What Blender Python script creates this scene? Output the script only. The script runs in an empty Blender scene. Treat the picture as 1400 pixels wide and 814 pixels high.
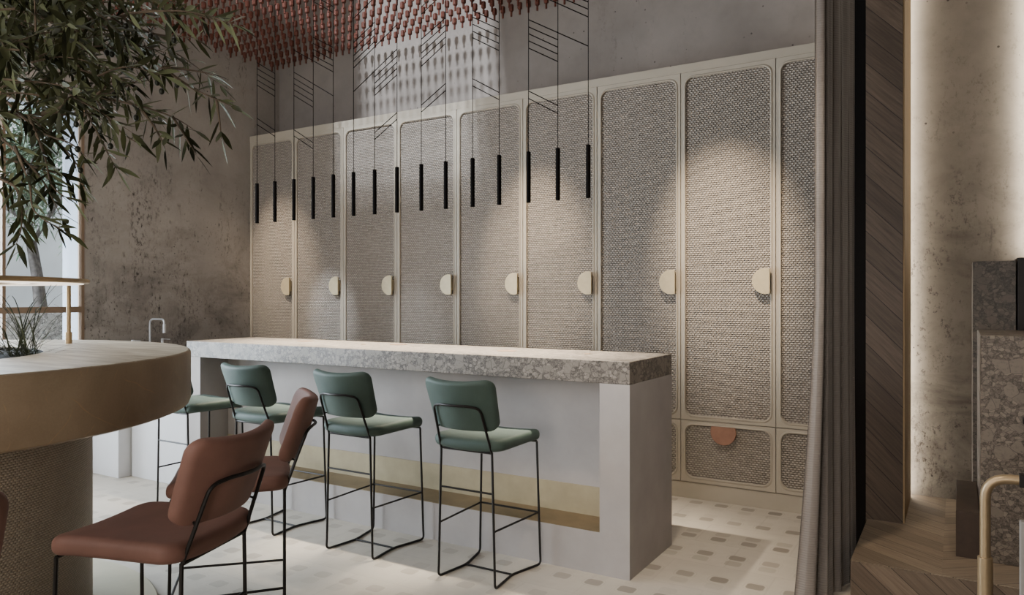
import bpy, bmesh, random
from math import *
from mathutils import Vector, Matrix
C = bpy.context.scene.collection
S = bpy.context.scene
R = random.Random(7)

# ------------------------------------------------------------------ camera frame
F, H = 1012.0, 1.4
CA, SA = 0.8567, 0.5161
def cw(px, py, d):                       # a photo pixel at a depth -> a point in the room
    xc = (px-700)/F*d
    return Vector((CA*xc-SA*d, SA*xc+CA*d, H-(py-407)*d/F))
cam = bpy.data.cameras.new('camera')
cam.sensor_width = 36; cam.lens = F/1400*36; cam.clip_start = .02; cam.clip_end = 200
co = bpy.data.objects.new('camera', cam); C.objects.link(co)
co.location = (0, 0, H); co.rotation_euler = (pi/2, 0, atan2(SA, CA))
S.camera = co

# ------------------------------------------------------------------ node helpers
class NT:
    def __init__(s, name):
        s.m = bpy.data.materials.new(name); s.m.use_nodes = True
        s.t = s.m.node_tree; s.t.nodes.clear()
        s.out = s.n('ShaderNodeOutputMaterial')
    def n(s, typ, **kw):
        x = s.t.nodes.new(typ)
        for k, v in kw.items(): setattr(x, k, v)
        return x
    def l(s, a, b): s.t.links.new(a, b)
    def put(s, sock, v):
        if isinstance(v, bpy.types.NodeSocket): s.l(v, sock)
        elif v is not None:
            if sock.type == 'RGBA' and not hasattr(v, '__len__'): v = (v, v, v, 1)
            elif sock.type == 'RGBA' and len(v) == 3: v = (*v, 1)
            sock.default_value = v
    def math(s, op, a, b=None, c=None, clamp=False):
        x = s.n('ShaderNodeMath', operation=op); x.use_clamp = clamp
        s.put(x.inputs[0], a); s.put(x.inputs[1], b); s.put(x.inputs[2], c)
        return x.outputs[0]
    def mix(s, f, a, b, blend='MIX'):
        x = s.n('ShaderNodeMix', data_type='RGBA', blend_type=blend)
        s.put(x.inputs[0], f); s.put(x.inputs[6], a); s.put(x.inputs[7], b)
        return x.outputs[2]
    def obj(s): return s.n('ShaderNodeTexCoord').outputs['Object']
    def uv(s): return s.n('ShaderNodeTexCoord').outputs['UV']
    def xyz(s, v):
        x = s.n('ShaderNodeSeparateXYZ'); s.l(v, x.inputs[0]); return x.outputs
    def comb(s, a, b, c):
        x = s.n('ShaderNodeCombineXYZ')
        for i, v in enumerate((a, b, c)): s.put(x.inputs[i], v)
        return x.outputs[0]
    def mapping(s, v, scale=(1, 1, 1), rot=(0, 0, 0), loc=(0, 0, 0)):
        x = s.n('ShaderNodeMapping'); s.l(v, x.inputs[0])
        x.inputs['Scale'].default_value = scale; x.inputs['Rotation'].default_value = rot; x.inputs['Location'].default_value = loc
        return x.outputs[0]
    def noise(s, v, scale, detail=4, rough=.55, dist=0):
        x = s.n('ShaderNodeTexNoise'); s.l(v, x.inputs['Vector'])
        x.inputs['Scale'].default_value = scale; x.inputs['Detail'].default_value = detail
        x.inputs['Roughness'].default_value = rough; x.inputs['Distortion'].default_value = dist
        return x.outputs['Fac']
    def voro(s, v, scale, feature='F1', out='Distance', rnd=1):
        x = s.n('ShaderNodeTexVoronoi', feature=feature); s.l(v, x.inputs['Vector'])
        x.inputs['Scale'].default_value = scale; x.inputs['Randomness'].default_value = rnd
        return x.outputs[out]
    def ramp(s, f, stops, interp='LINEAR'):
        x = s.n('ShaderNodeValToRGB'); s.put(x.inputs[0], f); e = x.color_ramp; e.interpolation = interp
        while len(e.elements) < len(stops): e.elements.new(.5)
        for el, (p, c) in zip(e.elements, stops):
            el.position = p; el.color = (c, c, c, 1) if not hasattr(c, '__len__') else (*c, 1)
        return x.outputs[0]
    def bump(s, h, strength=.3, dist=.01):
        x = s.n('ShaderNodeBump'); s.put(x.inputs['Height'], h)
        x.inputs['Strength'].default_value = strength; x.inputs['Distance'].default_value = dist
        return x.outputs[0]
    def bsdf(s, col, rough=.7, metal=0, normal=None, spec=.3, **kw):
        x = s.n('ShaderNodeBsdfPrincipled')
        s.put(x.inputs['Base Color'], col); s.put(x.inputs['Roughness'], rough); s.put(x.inputs['Metallic'], metal)
        s.put(x.inputs['Specular IOR Level'], spec)
        if normal is not None: s.l(normal, x.inputs['Normal'])
        for k, v in kw.items(): s.put(x.inputs[k], v)
        s.l(x.outputs[0], s.out.inputs[0]); return s.m
def srgb(r, g, b):
    f = lambda v: ((v/255+.055)/1.055)**2.4 if v > 10 else v/255/12.92
    return (f(r), f(g), f(b))
def sc(c, k): return tuple(min(1, v*k) for v in c)

# ------------------------------------------------------------------ materials
def m_concrete(name, base, dark, stain=.5, light=None, low=0):
    t = NT(name); v = t.obj()
    big = t.noise(v, .9, 5, .6)
    col = t.mix(t.ramp(big, [(.32, 0), (.7, 1)]), sc(base, .78), light or sc(base, 1.15))
    med = t.noise(v, 5, 6, .65)
    col = t.mix(t.math('MULTIPLY', t.ramp(med, [(.45, 0), (.75, 1)]), .35), col, sc(base, .6))
    streak = t.noise(t.mapping(v, (4, 4, .55)), 1.6, 6, .7)
    pits = t.noise(t.mapping(v, (26, 26, 15)), 1.5, 5, .75)
    zone = t.noise(v, 1.1, 3)
    msk = t.math('MULTIPLY', t.ramp(streak, [(.5, 0), (.68, 1)]), t.ramp(pits, [(.5, 0), (.64, 1)]))
    zr = t.ramp(zone, [(.42, .05), (.62, 1)])
    if low:
        zz = t.xyz(v)[2]; zr = t.math('ADD', zr, t.ramp(t.math('MULTIPLY', zz, .3), [(.25, low), (.8, 0)]), clamp=True)
        blot = t.noise(t.mapping(v, (1, 1, 1.6)), 2.2, 8, .72, .6)
        col = t.mix(t.math('MULTIPLY', t.ramp(blot, [(.47, 0), (.68, .55)]), t.ramp(t.math('MULTIPLY', zz, .3), [(.3, 1), (.85, .12)])), col, sc(dark, 1.5))
    msk = t.math('MULTIPLY', msk, zr)
    col = t.mix(t.math('MULTIPLY', msk, stain, clamp=True), col, dark)
    if low:
        sp = t.math('MULTIPLY', t.ramp(t.noise(t.mapping(v, (1, 1, .7)), 34, 5, .8), [(.55, 0), (.63, 1)]), t.ramp(t.noise(t.mapping(v, (1.3, 1.3, .5)), 2.6, 5, .7), [(.44, .08), (.6, 1)]))
        sp = t.math('MULTIPLY', sp, t.ramp(t.math('MULTIPLY', zz, .3), [(.4, 1), (.95, .15)]))
        col = t.mix(t.math('MULTIPLY', sp, .85), col, dark)
        li = t.math('MULTIPLY', t.ramp(t.noise(v, 11, 6, .7, 1.2), [(.62, 0), (.68, 1)]), t.ramp(t.math('MULTIPLY', zz, .3), [(.4, .35), (.8, .05)]))
        col = t.mix(li, col, sc(base, 1.35))
    vd = t.voro(v, 13)
    pm = t.math('MULTIPLY', t.math('LESS_THAN', vd, .085), t.ramp(t.noise(v, 2.3, 3), [(.5, 0), (.6, 1)]))
    col = t.mix(t.math('MULTIPLY', pm, .75), col, sc(dark, .7))
    h = t.math('SUBTRACT', med, t.math('ADD', t.math('MULTIPLY', msk, .8), pm))
    return t.bsdf(col, .85, normal=t.bump(h, .35, .012), spec=.2)
M = {}
M['wall_left'] = m_concrete('stained_concrete', srgb(154, 147, 140), srgb(50, 45, 41), 1.5, None, .9)
M['wall_back'] = m_concrete('plain_concrete', srgb(128, 120, 113), srgb(60, 54, 48), .5)
M['alcove'] = m_concrete('alcove_concrete', srgb(122, 114, 104), srgb(38, 33, 29), 1.3, srgb(138, 130, 119), .25)

def m_plain(name, col, rough=.6, metal=0, amt=.12, scale=8, bump=.05, spec=.3, **kw):
    t = NT(name); v = t.obj(); n = t.noise(v, scale, 6, .6)
    c = t.mix(t.ramp(n, [(.3, 0), (.7, 1)]), sc(col, 1-amt), sc(col, 1+amt))
    return t.bsdf(c, rough, metal, t.bump(n, bump, .01), spec, **kw)
M['plaster'] = m_plain('counter_plaster', srgb(158, 152, 148), .75, amt=.09, scale=3.5)
M['white_plaster'] = m_plain('white_plaster', srgb(205, 204, 204), .8, amt=.05, scale=3)
M['ceiling'] = m_plain('ceiling_plaster', srgb(120, 112, 104), .9)
M['cabinet'] = m_plain('cabinet_paint', srgb(154, 145, 130), .5, amt=.04, scale=5, bump=.02)
M['brass'] = m_plain('aged_brass', srgb(160, 148, 120), .6, .15, .14, 6)
M['brass_shaded'] = m_plain('shaded_aged_brass', srgb(122, 106, 80), .5, .3, .18, 5)  # same brass darkened to stand for shade on the recess floor
M['disc'] = m_plain('pale_brass_disc', srgb(172, 158, 128), .5, .2, .1, 14)
M['terra'] = m_plain('terracotta', srgb(138, 102, 84), .6, .1, .12, 14)
M['black'] = m_plain('black_metal', srgb(34, 31, 29), .42, .4, .1, 20)
M['chrome'] = m_plain('chrome', srgb(205, 208, 212), .3, .6, .02, 10)
M['peg'] = m_plain('painted_red_wood', srgb(84, 43, 30), .6, 0, .15, 30)
M['tube'] = m_plain('black_tube', srgb(17, 15, 14), .8, 0, .1, 20, .02, .05)
M['string'] = m_plain('black_cord', srgb(14, 12, 11), .95, 0, .1, 20, 0, 0)
M['frame'] = m_plain('bronze_frame', srgb(128, 108, 90), .5, .3, .08, 12)
M['dark_wood'] = m_plain('dark_wood', srgb(58, 46, 38), .6, 0, .2, 18)
M['pale_panel'] = m_plain('pale_grey_panel', srgb(150, 146, 140), .6, 0, .05, 10)
M['rail'] = m_plain('champagne_metal', srgb(170, 148, 116), .42, .6, .07, 24)
M['soil'] = m_plain('soil', srgb(22, 19, 16), .95, 0, .4, 40, .6)
M['base_plate'] = m_plain('cream_plate', srgb(176, 168, 144), .5, .1, .08, 5)
M['olive'] = m_plain('olive_skin', srgb(30, 32, 22), .35, 0, .2, 30)
M['reveal'] = m_plain('white_reveal', srgb(132, 136, 144), .8, 0, .03, 5)
M['haze_wall'] = m_plain('pale_garden_wall', srgb(226, 228, 230), .9, 0, .16, .7)
M['gravel'] = m_plain('gravel', srgb(170, 168, 162), .9, 0, .3, 60, .5)
M['bark'] = m_plain('bark', srgb(92, 80, 66), .9, 0, .35, 26, .8)
M['pale_bark'] = m_plain('pale_bark', srgb(104, 98, 94), .9, 0, .45, 16, .8)

def m_leaf(name, a, b, trans=.25):
    t = NT(name); v = t.obj()
    n = t.noise(v, 9, 2)
    g = t.n('ShaderNodeNewGeometry')
    c = t.mix(t.ramp(n, [(.35, 0), (.65, 1)]), a, b)
    c = t.mix(t.math('MULTIPLY', g.outputs['Backfacing'], .45), c, srgb(120, 128, 96))
    return t.bsdf(c, .6, 0, None, .15)
M['leaf'] = m_leaf('olive_leaf', srgb(36, 40, 25), srgb(66, 68, 42))
M['grass'] = m_leaf('grass_blade', srgb(36, 42, 34), srgb(58, 64, 52))
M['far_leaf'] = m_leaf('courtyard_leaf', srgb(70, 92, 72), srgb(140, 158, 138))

def m_fabric(name, col):
    t = NT(name); v = t.obj()
    n = t.noise(v, 7, 4); w = t.noise(v, 420, 2)
    c = t.mix(t.ramp(n, [(.3, 0), (.7, 1)]), sc(col, .85), sc(col, 1.12))
    c = t.mix(t.math('MULTIPLY', w, .35), c, sc(col, .6))
    return t.bsdf(c, .62, 0, t.bump(w, .12, .002), .35, **{'Sheen Weight': .02})
M['green'] = m_fabric('green_upholstery', srgb(64, 80, 72))
M['rust'] = m_fabric('rust_upholstery', srgb(122, 87, 75))

def m_curtain():
    t = NT('grey_curtain_cloth'); v = t.uv()
    x, y, z = t.xyz(v)[0:3]
    a = t.math('SINE', t.math('MULTIPLY', y, 2*pi/.011)); b = t.math('SINE', t.math('MULTIPLY', x, 2*pi/.007))
    h = t.math('ADD', a, t.math('MULTIPLY', b, .6))
    n = t.noise(t.obj(), 1.5, 3)
    c = t.mix(t.ramp(n, [(.3, 0), (.7, 1)]), srgb(126, 118, 111), srgb(144, 136, 129))
    c = t.mix(t.math('MULTIPLY_ADD', h, .12, .15, clamp=True), c, srgb(98, 92, 86))
    return t.bsdf(c, .85, 0, t.bump(h, .3, .004), .15, **{'Sheen Weight': .2})
M['curtain'] = m_curtain()

def m_cane(name, hi, lo, cwid=.0235, chgt=.0146, bs=.8):
    t = NT(name); v = t.uv(); x, y, z = t.xyz(v)[0:3]
    vv = t.math('DIVIDE', y, chgt); row = t.math('FLOOR', vv)
    off = t.math('MULTIPLY', t.math('MODULO', t.math('ABSOLUTE', row), 2.0), .5)
    uu = t.math('ADD', t.math('DIVIDE', x, cwid), off)
    su = t.math('SINE', t.math('MULTIPLY', t.math('FRACT', uu), pi))
    sv = t.math('SINE', t.math('MULTIPLY', t.math('FRACT', vv), pi))
    h = t.math('POWER', t.math('MULTIPLY', t.math('POWER', su, .8), sv), .6)
    cell = t.n('ShaderNodeTexWhiteNoise', noise_dimensions='2D')
    t.l(t.comb(t.math('FLOOR', uu), row, 0), cell.inputs['Vector'])
    k = t.math('MULTIPLY', h, t.math('MULTIPLY_ADD', cell.outputs['Value'], .35, .8), clamp=True)
    band = t.noise(t.mapping(t.obj(), (.35, .35, 4)), 1, 3)
    c = t.mix(k, lo, hi)
    c = t.mix(t.math('MULTIPLY', t.ramp(band, [(.4, 0), (.65, 1)]), .25), c, sc(hi, .55))
    return t.bsdf(c, .6, 0, t.bump(h, bs, .012), .3)
M['cane'] = m_cane('woven_cane', srgb(166, 156, 144), srgb(86, 79, 71))
M['basket'] = m_cane('woven_basket', srgb(164, 151, 132), srgb(118, 106, 91), .015, .0092, .5)

def m_stone(name, k=1.0, warm=(1, 1, 1)):
    t = NT(name); v = t.obj()
    w = t.mapping(v, (1, 1, 1.15))
    d = t.n('ShaderNodeTexNoise'); t.l(v, d.inputs['Vector']); d.inputs['Scale'].default_value = 9
    dv = t.n('ShaderNodeVectorMath', operation='MULTIPLY_ADD'); t.l(d.outputs['Color'], dv.inputs[0]); dv.inputs[1].default_value = (.03, .03, .03); t.l(w, dv.inputs[2])
    vec = dv.outputs[0]
    cs = []
    for s in (20, 52, 130):
        x = t.n('ShaderNodeTexVoronoi'); t.l(vec, x.inputs['Vector']); x.inputs['Scale'].default_value = s
        b = t.n('ShaderNodeRGBToBW'); t.l(x.outputs['Color'], b.inputs[0])
        cs.append((b.outputs[0], t.voro(vec, s, 'DISTANCE_TO_EDGE')))
    A, B = srgb(*[c*k*w_ for c, w_ in zip((112, 106, 100), warm)]), srgb(*[c*k*w_ for c, w_ in zip((188, 180, 172), warm)])
    big = t.mix(t.ramp(cs[0][0], [(.2, 0), (.8, 1)]), A, sc(B, .8))
    med = t.mix(t.ramp(cs[1][0], [(.2, 0), (.8, 1)]), sc(A, .8), sc(B, .95))
    sm = t.mix(cs[2][0], sc(A, .6), sc(B, .8))
    med = t.mix(t.ramp(cs[1][0], [(.52, 0), (.56, 1)]), sm, med)
    col = t.mix(t.ramp(cs[0][0], [(.66, 0), (.68, 1)]), med, big)
    edge = t.math('MULTIPLY', t.math('LESS_THAN', cs[0][1], .02), t.ramp(cs[0][0], [(.66, 0), (.68, 1)]))
    col = t.mix(t.math('MULTIPLY', edge, .7), col, sc(A, .5))
    e2 = t.math('MULTIPLY', t.math('LESS_THAN', cs[1][1], .05), t.math('SUBTRACT', 1, t.ramp(cs[0][0], [(.66, 0), (.68, 1)])))
    col = t.mix(t.math('MULTIPLY', e2, .55), col, sc(A, .45))
    fine = t.noise(v, 60, 4, .7)
    col = t.mix(t.math('MULTIPLY', t.ramp(fine, [(.5, 0), (.7, 1)]), .4), col, sc(A, .45))
    return t.bsdf(col, .45, 0, t.bump(fine, .1, .004), .35)
M['stone'] = m_stone('breccia_stone', .74, (1, .98, .95))
M['dark_stone'] = m_stone('dark_breccia_stone', .52, (1, .95, .89))
M['block_stone'] = m_stone('grey_block_stone', .66, (1, .955, .90))
M['out_stone'] = m_stone('pale_terrazzo', 1.12)

def m_floor():
    t = NT('cement_tile_floor'); v = t.obj(); x, y, z = t.xyz(v)[0:3]
    PX, PY = .1735, 1.31
    ux = t.math('SUBTRACT', t.math('MULTIPLY', t.math('FRACT', t.math('ADD', t.math('DIVIDE', t.math('ADD', x, 1.186), PX), .5)), PX), PX/2)
    yy = t.math('MULTIPLY', t.math('FRACT', t.math('DIVIDE', t.math('SUBTRACT', y, 3.52-13.1), PY)), PY)
    def rect(c, hw=.042, hh=.036, r=.02):
        qx = t.math('SUBTRACT', t.math('ABSOLUTE', ux), hw-r)
        qy = t.math('SUBTRACT', t.math('ABSOLUTE', t.math('SUBTRACT', yy, c)), hh-r)
        a = t.math('MAXIMUM', qx, 0); b = t.math('MAXIMUM', qy, 0)
        return t.math('SUBTRACT', t.math('SQRT', t.math('ADD', t.math('MULTIPLY', a, a), t.math('MULTIPLY', b, b))), r)
    cid = t.n('ShaderNodeTexWhiteNoise', noise_dimensions='2D')
    t.l(t.comb(t.math('FLOOR', t.math('ADD', t.math('DIVIDE', t.math('ADD', x, 1.186), PX), .5)), t.math('FLOOR', t.math('DIVIDE', y, .12)), 0), cid.inputs['Vector'])
    big = t.noise(v, .8, 4); fine = t.noise(v, 14, 6, .65)
    base = t.mix(t.ramp(big, [(.3, 0), (.7, 1)]), srgb(174, 166, 153), srgb(194, 186, 173))
    # faint larger tiles
    bt = t.n('ShaderNodeTexBrick'); t.l(t.mapping(v, (1, 1, 1)), bt.inputs['Vector'])
    bt.inputs['Scale'].default_value = 1; bt.inputs['Brick Width'].default_value = .52; bt.inputs['Row Height'].default_value = .35
    bt.inputs['Mortar Size'].default_value = .004; bt.inputs['Color1'].default_value = (1, 1, 1, 1); bt.inputs['Color2'].default_value = (.9, .9, .9, 1); bt.inputs['Mortar'].default_value = (.86, .86, .86, 1)
    base = t.mix(.8, base, bt.outputs['Color'], 'MULTIPLY')
    base = t.mix(t.math('MULTIPLY', t.ramp(fine, [(.4, 0), (.75, 1)]), .25), base, srgb(160, 150, 136))
    right = t.ramp(t.math('MULTIPLY_ADD', x, .32, .98), [(.35, .55), (.62, 1.0)])      # the pattern is fainter towards the tables
    for c, k in ((.15, .75), (.5, .72), (.76, .7), (1.113, .7), (.41, .33), (.857, .3), (.055, .16), (1.20, .12)):
        sd = rect(c)
        ins = t.ramp(t.math('MULTIPLY_ADD', sd, -200, .5, clamp=True), [(0, 0), (1, 1)])
        a = t.math('MULTIPLY', t.math('MULTIPLY', ins, k), t.math('MULTIPLY', right, t.math('MULTIPLY_ADD', cid.outputs['Value'], .5, .65)), clamp=True)
        base = t.mix(a, base, srgb(112, 104, 95))
        rim = t.math('MULTIPLY', t.math('LESS_THAN', t.math('ABSOLUTE', t.math('SUBTRACT', sd, .012)), .0022), .35*k)
        base = t.mix(t.math('MULTIPLY', rim, right), base, srgb(150, 140, 126))
    return t.bsdf(base, .55, 0, t.bump(fine, .06, .004), .3)
M['floor'] = m_floor()

def m_planks(name, a, b, mode):
    t = NT(name); v = t.obj(); x, y, z = t.xyz(v)[0:3]
    if mode == 'wall':                       # boards running down to the right
        u = t.math('ADD', x, y); d = t.math('ADD', t.math('MULTIPLY', u, .72), t.math('MULTIPLY', z, .69)); e = t.math('SUBTRACT', t.math('MULTIPLY', z, .72), t.math('MULTIPLY', u, .69))
        wd = .105
    else:                                    # chevron
        fx = t.math('PINGPONG', x, .36)
        d = t.math('ADD', t.math('MULTIPLY', y, .8), t.math('MULTIPLY', fx, .62)); e = t.math('SUBTRACT', fx, t.math('MULTIPLY', y, .6)); wd = .1
        if mode == 'riser':
            d = t.math('ADD', t.math('MULTIPLY', z, .75), t.math('MULTIPLY', x, .66)); e = t.math('SUBTRACT', t.math('MULTIPLY', z, .66), t.math('MULTIPLY', x, .75)); wd = .085
    q = t.math('DIVIDE', d, wd); idx = t.math('FLOOR', q); fr = t.math('FRACT', q)
    wn = t.n('ShaderNodeTexWhiteNoise', noise_dimensions='2D')
    t.l(t.comb(idx, t.math('FLOOR', t.math('DIVIDE', x, .36)) if mode == 'floor' else 0, 0), wn.inputs['Vector'])
    gv = t.comb(t.math('MULTIPLY', d, 60), t.math('MULTIPLY', e, 3), t.math('MULTIPLY', wn.outputs['Value'], 20))
    g = t.noise(gv, 1.4, 6, .65, .6)
    c = t.mix(t.ramp(g, [(.25, 0), (.75, 1)]), a, b)
    c = t.mix(t.math('MULTIPLY', wn.outputs['Value'], .6), c, sc(a, .72))
    gap = t.math('LESS_THAN', fr, .035)
    c = t.mix(t.math('MULTIPLY', gap, .85), c, sc(a, .25))
    h = t.math('SUBTRACT', g, t.math('MULTIPLY', gap, 2))
    return t.bsdf(c, .55, 0, t.bump(h, .25, .006), .3)
M['planks'] = m_planks('diagonal_oak_boards', srgb(64, 52, 42), srgb(106, 90, 75), 'wall')
M['chevron'] = m_planks('chevron_oak_floor', srgb(108, 95, 81), srgb(156, 140, 120), 'floor')
M['riser'] = m_planks('oak_riser', srgb(84, 71, 59), srgb(126, 109, 91), 'riser')
M['oak_edge'] = m_plain('oak_edge', srgb(150, 126, 92), .55, 0, .12, 9)

def m_tabletop():
    t = NT('pale_streaked_top'); v = t.obj()
    n = t.noise(t.mapping(v, (1.2, 9, 1), (0, 0, -.5)), 2.4, 7, .65, .4)
    c = t.mix(t.ramp(n, [(.35, 0), (.68, 1)]), srgb(140, 124, 100), srgb(204, 195, 176))
    return t.bsdf(c, .42, 0, t.bump(n, .08, .004), .4)
M['tabletop'] = m_tabletop()
def m_rim():
    t = NT('ochre_rim'); v = t.obj()
    n = t.noise(v, 3.2, 7, .62, .5)
    c = t.mix(t.ramp(n, [(.3, 0), (.72, 1)]), srgb(136, 117, 93), srgb(164, 145, 119))
    for s, ro in ((2.2, .4), (3.1, -.9), (2.7, 1.3)):
        w = t.n('ShaderNodeTexWave', bands_direction='Z'); t.l(t.mapping(v, (1, 1, 1), (ro, ro*.5, 0)), w.inputs['Vector'])
        w.inputs['Scale'].default_value = s; w.inputs['Distortion'].default_value = 3.5; w.inputs['Detail'].default_value = 3
        sl = t.math('MULTIPLY', t.math('GREATER_THAN', w.outputs['Fac'], .9985), t.ramp(t.noise(v, 3*s, 3), [(.52, 0), (.6, .6)]))
        c = t.mix(sl, c, srgb(182, 150, 112))
    f = t.noise(v, 160, 3)
    c = t.mix(t.math('MULTIPLY', f, .25), c, srgb(90, 70, 52))
    return t.bsdf(c, .5, .1, t.bump(n, .08, .006), .35)
M['rim'] = m_rim()
def m_emit(name, col, s):
    t = NT(name); e = t.n('ShaderNodeEmission'); e.inputs[0].default_value = (*col, 1); e.inputs[1].default_value = s
    t.l(e.outputs[0], t.out.inputs[0]); return t.m
M['led'] = m_emit('warm_led', (1, .92, .8), 21)
M['bulb'] = m_emit('warm_bulb', (1, .88, .74), 1.6)
def m_glass():
    t = NT('window_glass'); tr = t.n('ShaderNodeBsdfTransparent'); tr.inputs[0].default_value = (.93, .96, .97, 1)
    g = t.n('ShaderNodeBsdfGlossy'); g.inputs['Roughness'].default_value = .03
    f = t.n('ShaderNodeFresnel'); f.inputs[0].default_value = 1.35
    m = t.n('ShaderNodeMixShader'); t.l(f.outputs[0], m.inputs[0]); t.l(tr.outputs[0], m.inputs[1]); t.l(g.outputs[0], m.inputs[2])
    t.l(m.outputs[0], t.out.inputs[0]); return t.m
M['glass'] = m_glass()

# ------------------------------------------------------------------ mesh helpers
class MB:
    def __init__(s): s.v = []; s.f = []; s.uv = {}
    def add(s, vs, fs, uv=None):
        o = len(s.v); s.v += [tuple(p) for p in vs]
        for i, f in enumerate(fs):
            if uv: s.uv[len(s.f)] = [uv[k] for k in f]
            s.f.append(tuple(o+k for k in f))
        return s
    def box(s, x0, x1, y0, y1, z0, z1, bev=0):
        bm = bmesh.new()
        bmesh.ops.create_cube(bm, size=1, matrix=Matrix.Translation(((x0+x1)/2, (y0+y1)/2, (z0+z1)/2)) @ Matrix.Diagonal((x1-x0, y1-y0, z1-z0, 1)))
        if bev: bmesh.ops.bevel(bm, geom=bm.edges[:], offset=bev, segments=2, affect='EDGES', profile=.5)
        bm.verts.index_update()
        s.add([v.co[:] for v in bm.verts], [[v.index for v in f.verts] for f in bm.faces]); bm.free(); return s
    def loops(s, rings, closed=True, cap0=False, cap1=False):
        n = len(rings[0]); o = []
        for r in rings: o += list(r)
        fs = []
        for i in range(len(rings)-1):
            for k in range(n if closed else n-1):
                a, b = i*n+k, i*n+(k+1) % n
                fs.append((a, b, b+n, a+n))
        if cap0: fs.append(tuple(range(n))[::-1])
        if cap1: fs.append(tuple((len(rings)-1)*n+k for k in range(n)))
        return s.add(o, fs)
    def tube(s, pts, r, n=8, fillet=0, caps=True, closed=False):
        pts = [Vector(p) for p in pts]
        if fillet: pts = fil(pts, fillet)
        rs = r if hasattr(r, '__len__') else [r]*len(pts)
        N = len(pts); rings = []; ref = None
        for i, p in enumerate(pts):
            if closed: tg = (pts[(i+1) % N]-pts[i-1]).normalized()
            else: tg = (pts[min(i+1, N-1)]-pts[max(i-1, 0)]).normalized()
            if ref is None: ref = tg.orthogonal().normalized()
            ref = (ref-tg*ref.dot(tg)).normalized(); b = tg.cross(ref)
            rings.append([p+(ref*cos(2*pi*k/n)+b*sin(2*pi*k/n))*rs[i] for k in range(n)])
        if closed: rings.append(rings[0])
        return s.loops(rings, True, caps and not closed, caps and not closed)
    def lathe(s, prof, n=32, cx=0, cy=0, cap=True):
        rings = [[(cx+r*cos(2*pi*k/n), cy+r*sin(2*pi*k/n), z) for k in range(n)] for r, z in prof]
        return s.loops(rings, True, cap, cap)
    def build(s, name, mat, parent=None, smooth=False, loc=None, rot=None):
        me = bpy.data.meshes.new(name); me.from_pydata(s.v, [], s.f)
        if s.uv:
            ul = me.uv_layers.new(name='UVMap')
            for p in me.polygons:
                if p.index in s.uv:
                    for li, c in zip(p.loop_indices, s.uv[p.index]): ul.data[li].uv = c
        me.materials.append(mat)
        bm = bmesh.new(); bm.from_mesh(me); bmesh.ops.recalc_face_normals(bm, faces=bm.faces[:]); bm.to_mesh(me); bm.free()
        if smooth:
            me.polygons.foreach_set('use_smooth', [True]*len(me.polygons))
            me.set_sharp_from_angle(angle=radians(38))
        o = bpy.data.objects.new(name, me); C.objects.link(o)
        if parent: o.parent = parent
        if loc: o.location = loc
        if rot: o.rotation_euler = rot
        return o
def fil(pts, r, seg=6):
    out = [pts[0]]
    for i in range(1, len(pts)-1):
        a, p, b = pts[i-1], pts[i], pts[i+1]
        u, w = (a-p), (b-p); d = min(r, u.length*.49, w.length*.49)
        if u.angle(w) > radians(176): out.append(p); continue
        A, B = p+u.normalized()*d, p+w.normalized()*d
        for k in range(seg+1):
            q = k/seg; out.append(A*(1-q)**2+p*2*q*(1-q)+B*q*q)
    out.append(pts[-1]); return out
def rrect(hw, hh, r, seg=8):
    out = []
    for cx, cy, a0 in ((hw-r, hh-r, 0), (-(hw-r), hh-r, pi/2), (-(hw-r), -(hh-r), pi), (hw-r, -(hh-r), 3*pi/2)):
        for k in range(seg+1):
            a = a0+pi/2*k/seg; out.append((cx+r*cos(a), cy+r*sin(a)))
    return out
def rrect_s(hw, hh, r, seg=7, ne=9):
    p = rrect(hw, hh, r, seg); out = []
    for q in range(4):
        a = p[q*(seg+1):(q+1)*(seg+1)]; b_ = p[((q+1) % 4)*(seg+1)]; out += a
        for k in range(1, ne): out.append((a[-1][0]+(b_[0]-a[-1][0])*k/ne, a[-1][1]+(b_[1]-a[-1][1])*k/ne))
    return out
def tag(o, label=None, cat=None, group=None, kind=None):
    for k, v in (('label', label), ('category', cat), ('group', group), ('kind', kind)):
        if v: o[k] = v
    return o
def empty(name, loc, rz=0, label=None, cat=None, group=None):
    o = bpy.data.objects.new(name, None); C.objects.link(o); o.empty_display_size = .05
    o.location = loc; o.rotation_euler = (0, 0, rz); return tag(o, label, cat, group)
def copy_tree(o, parent=None):
    c = o.copy(); C.objects.link(c)
    if parent: c.parent = parent
    for ch in [k for k in kids[o.name]]: 
        copy_tree(ch, c)
    return c
kids = {}
def index(o):
    kids[o.name] = list(o.children)
    for c in o.children: index(c)
def struct(name, mb, mat, smooth=False): return tag(mb.build(name, mat, None, smooth), kind='structure')

# ------------------------------------------------------------------ the setting
XL, YW, YC, ZC = -6.147, 5.436, 5.05, 6.0
XR, YB = 2.9, -2.6
struct('floor', MB().box(XL-.2, XR+.2, YB-.2, YW+.2, -.12, 0), M['floor'])
cb = MB(); SX0, SX1, SY0, SY1 = -5.12, -3.60, .75, 3.55                 # skylight opening added out of view to shape the sun's wall patch
cb.box(XL-.2, SX0, YB-.2, YW+.2, ZC, ZC+.15); cb.box(SX1, XR+.2, YB-.2, YW+.2, ZC, ZC+.15)
cb.box(SX0, SX1, YB-.2, SY0, ZC, ZC+.15); cb.box(SX0, SX1, SY1, YW+.2, ZC, ZC+.15)
struct('ceiling', cb, M['ceiling'])
WY0, WY1, WZ0, WZ1 = .32, 3.394, .06, 2.945
b = MB(); T = .17
b.box(XL-T, XL, YB-.2, WY0, 0, ZC); b.box(XL-T, XL, WY1, YW+.2, 0, ZC)
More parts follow.
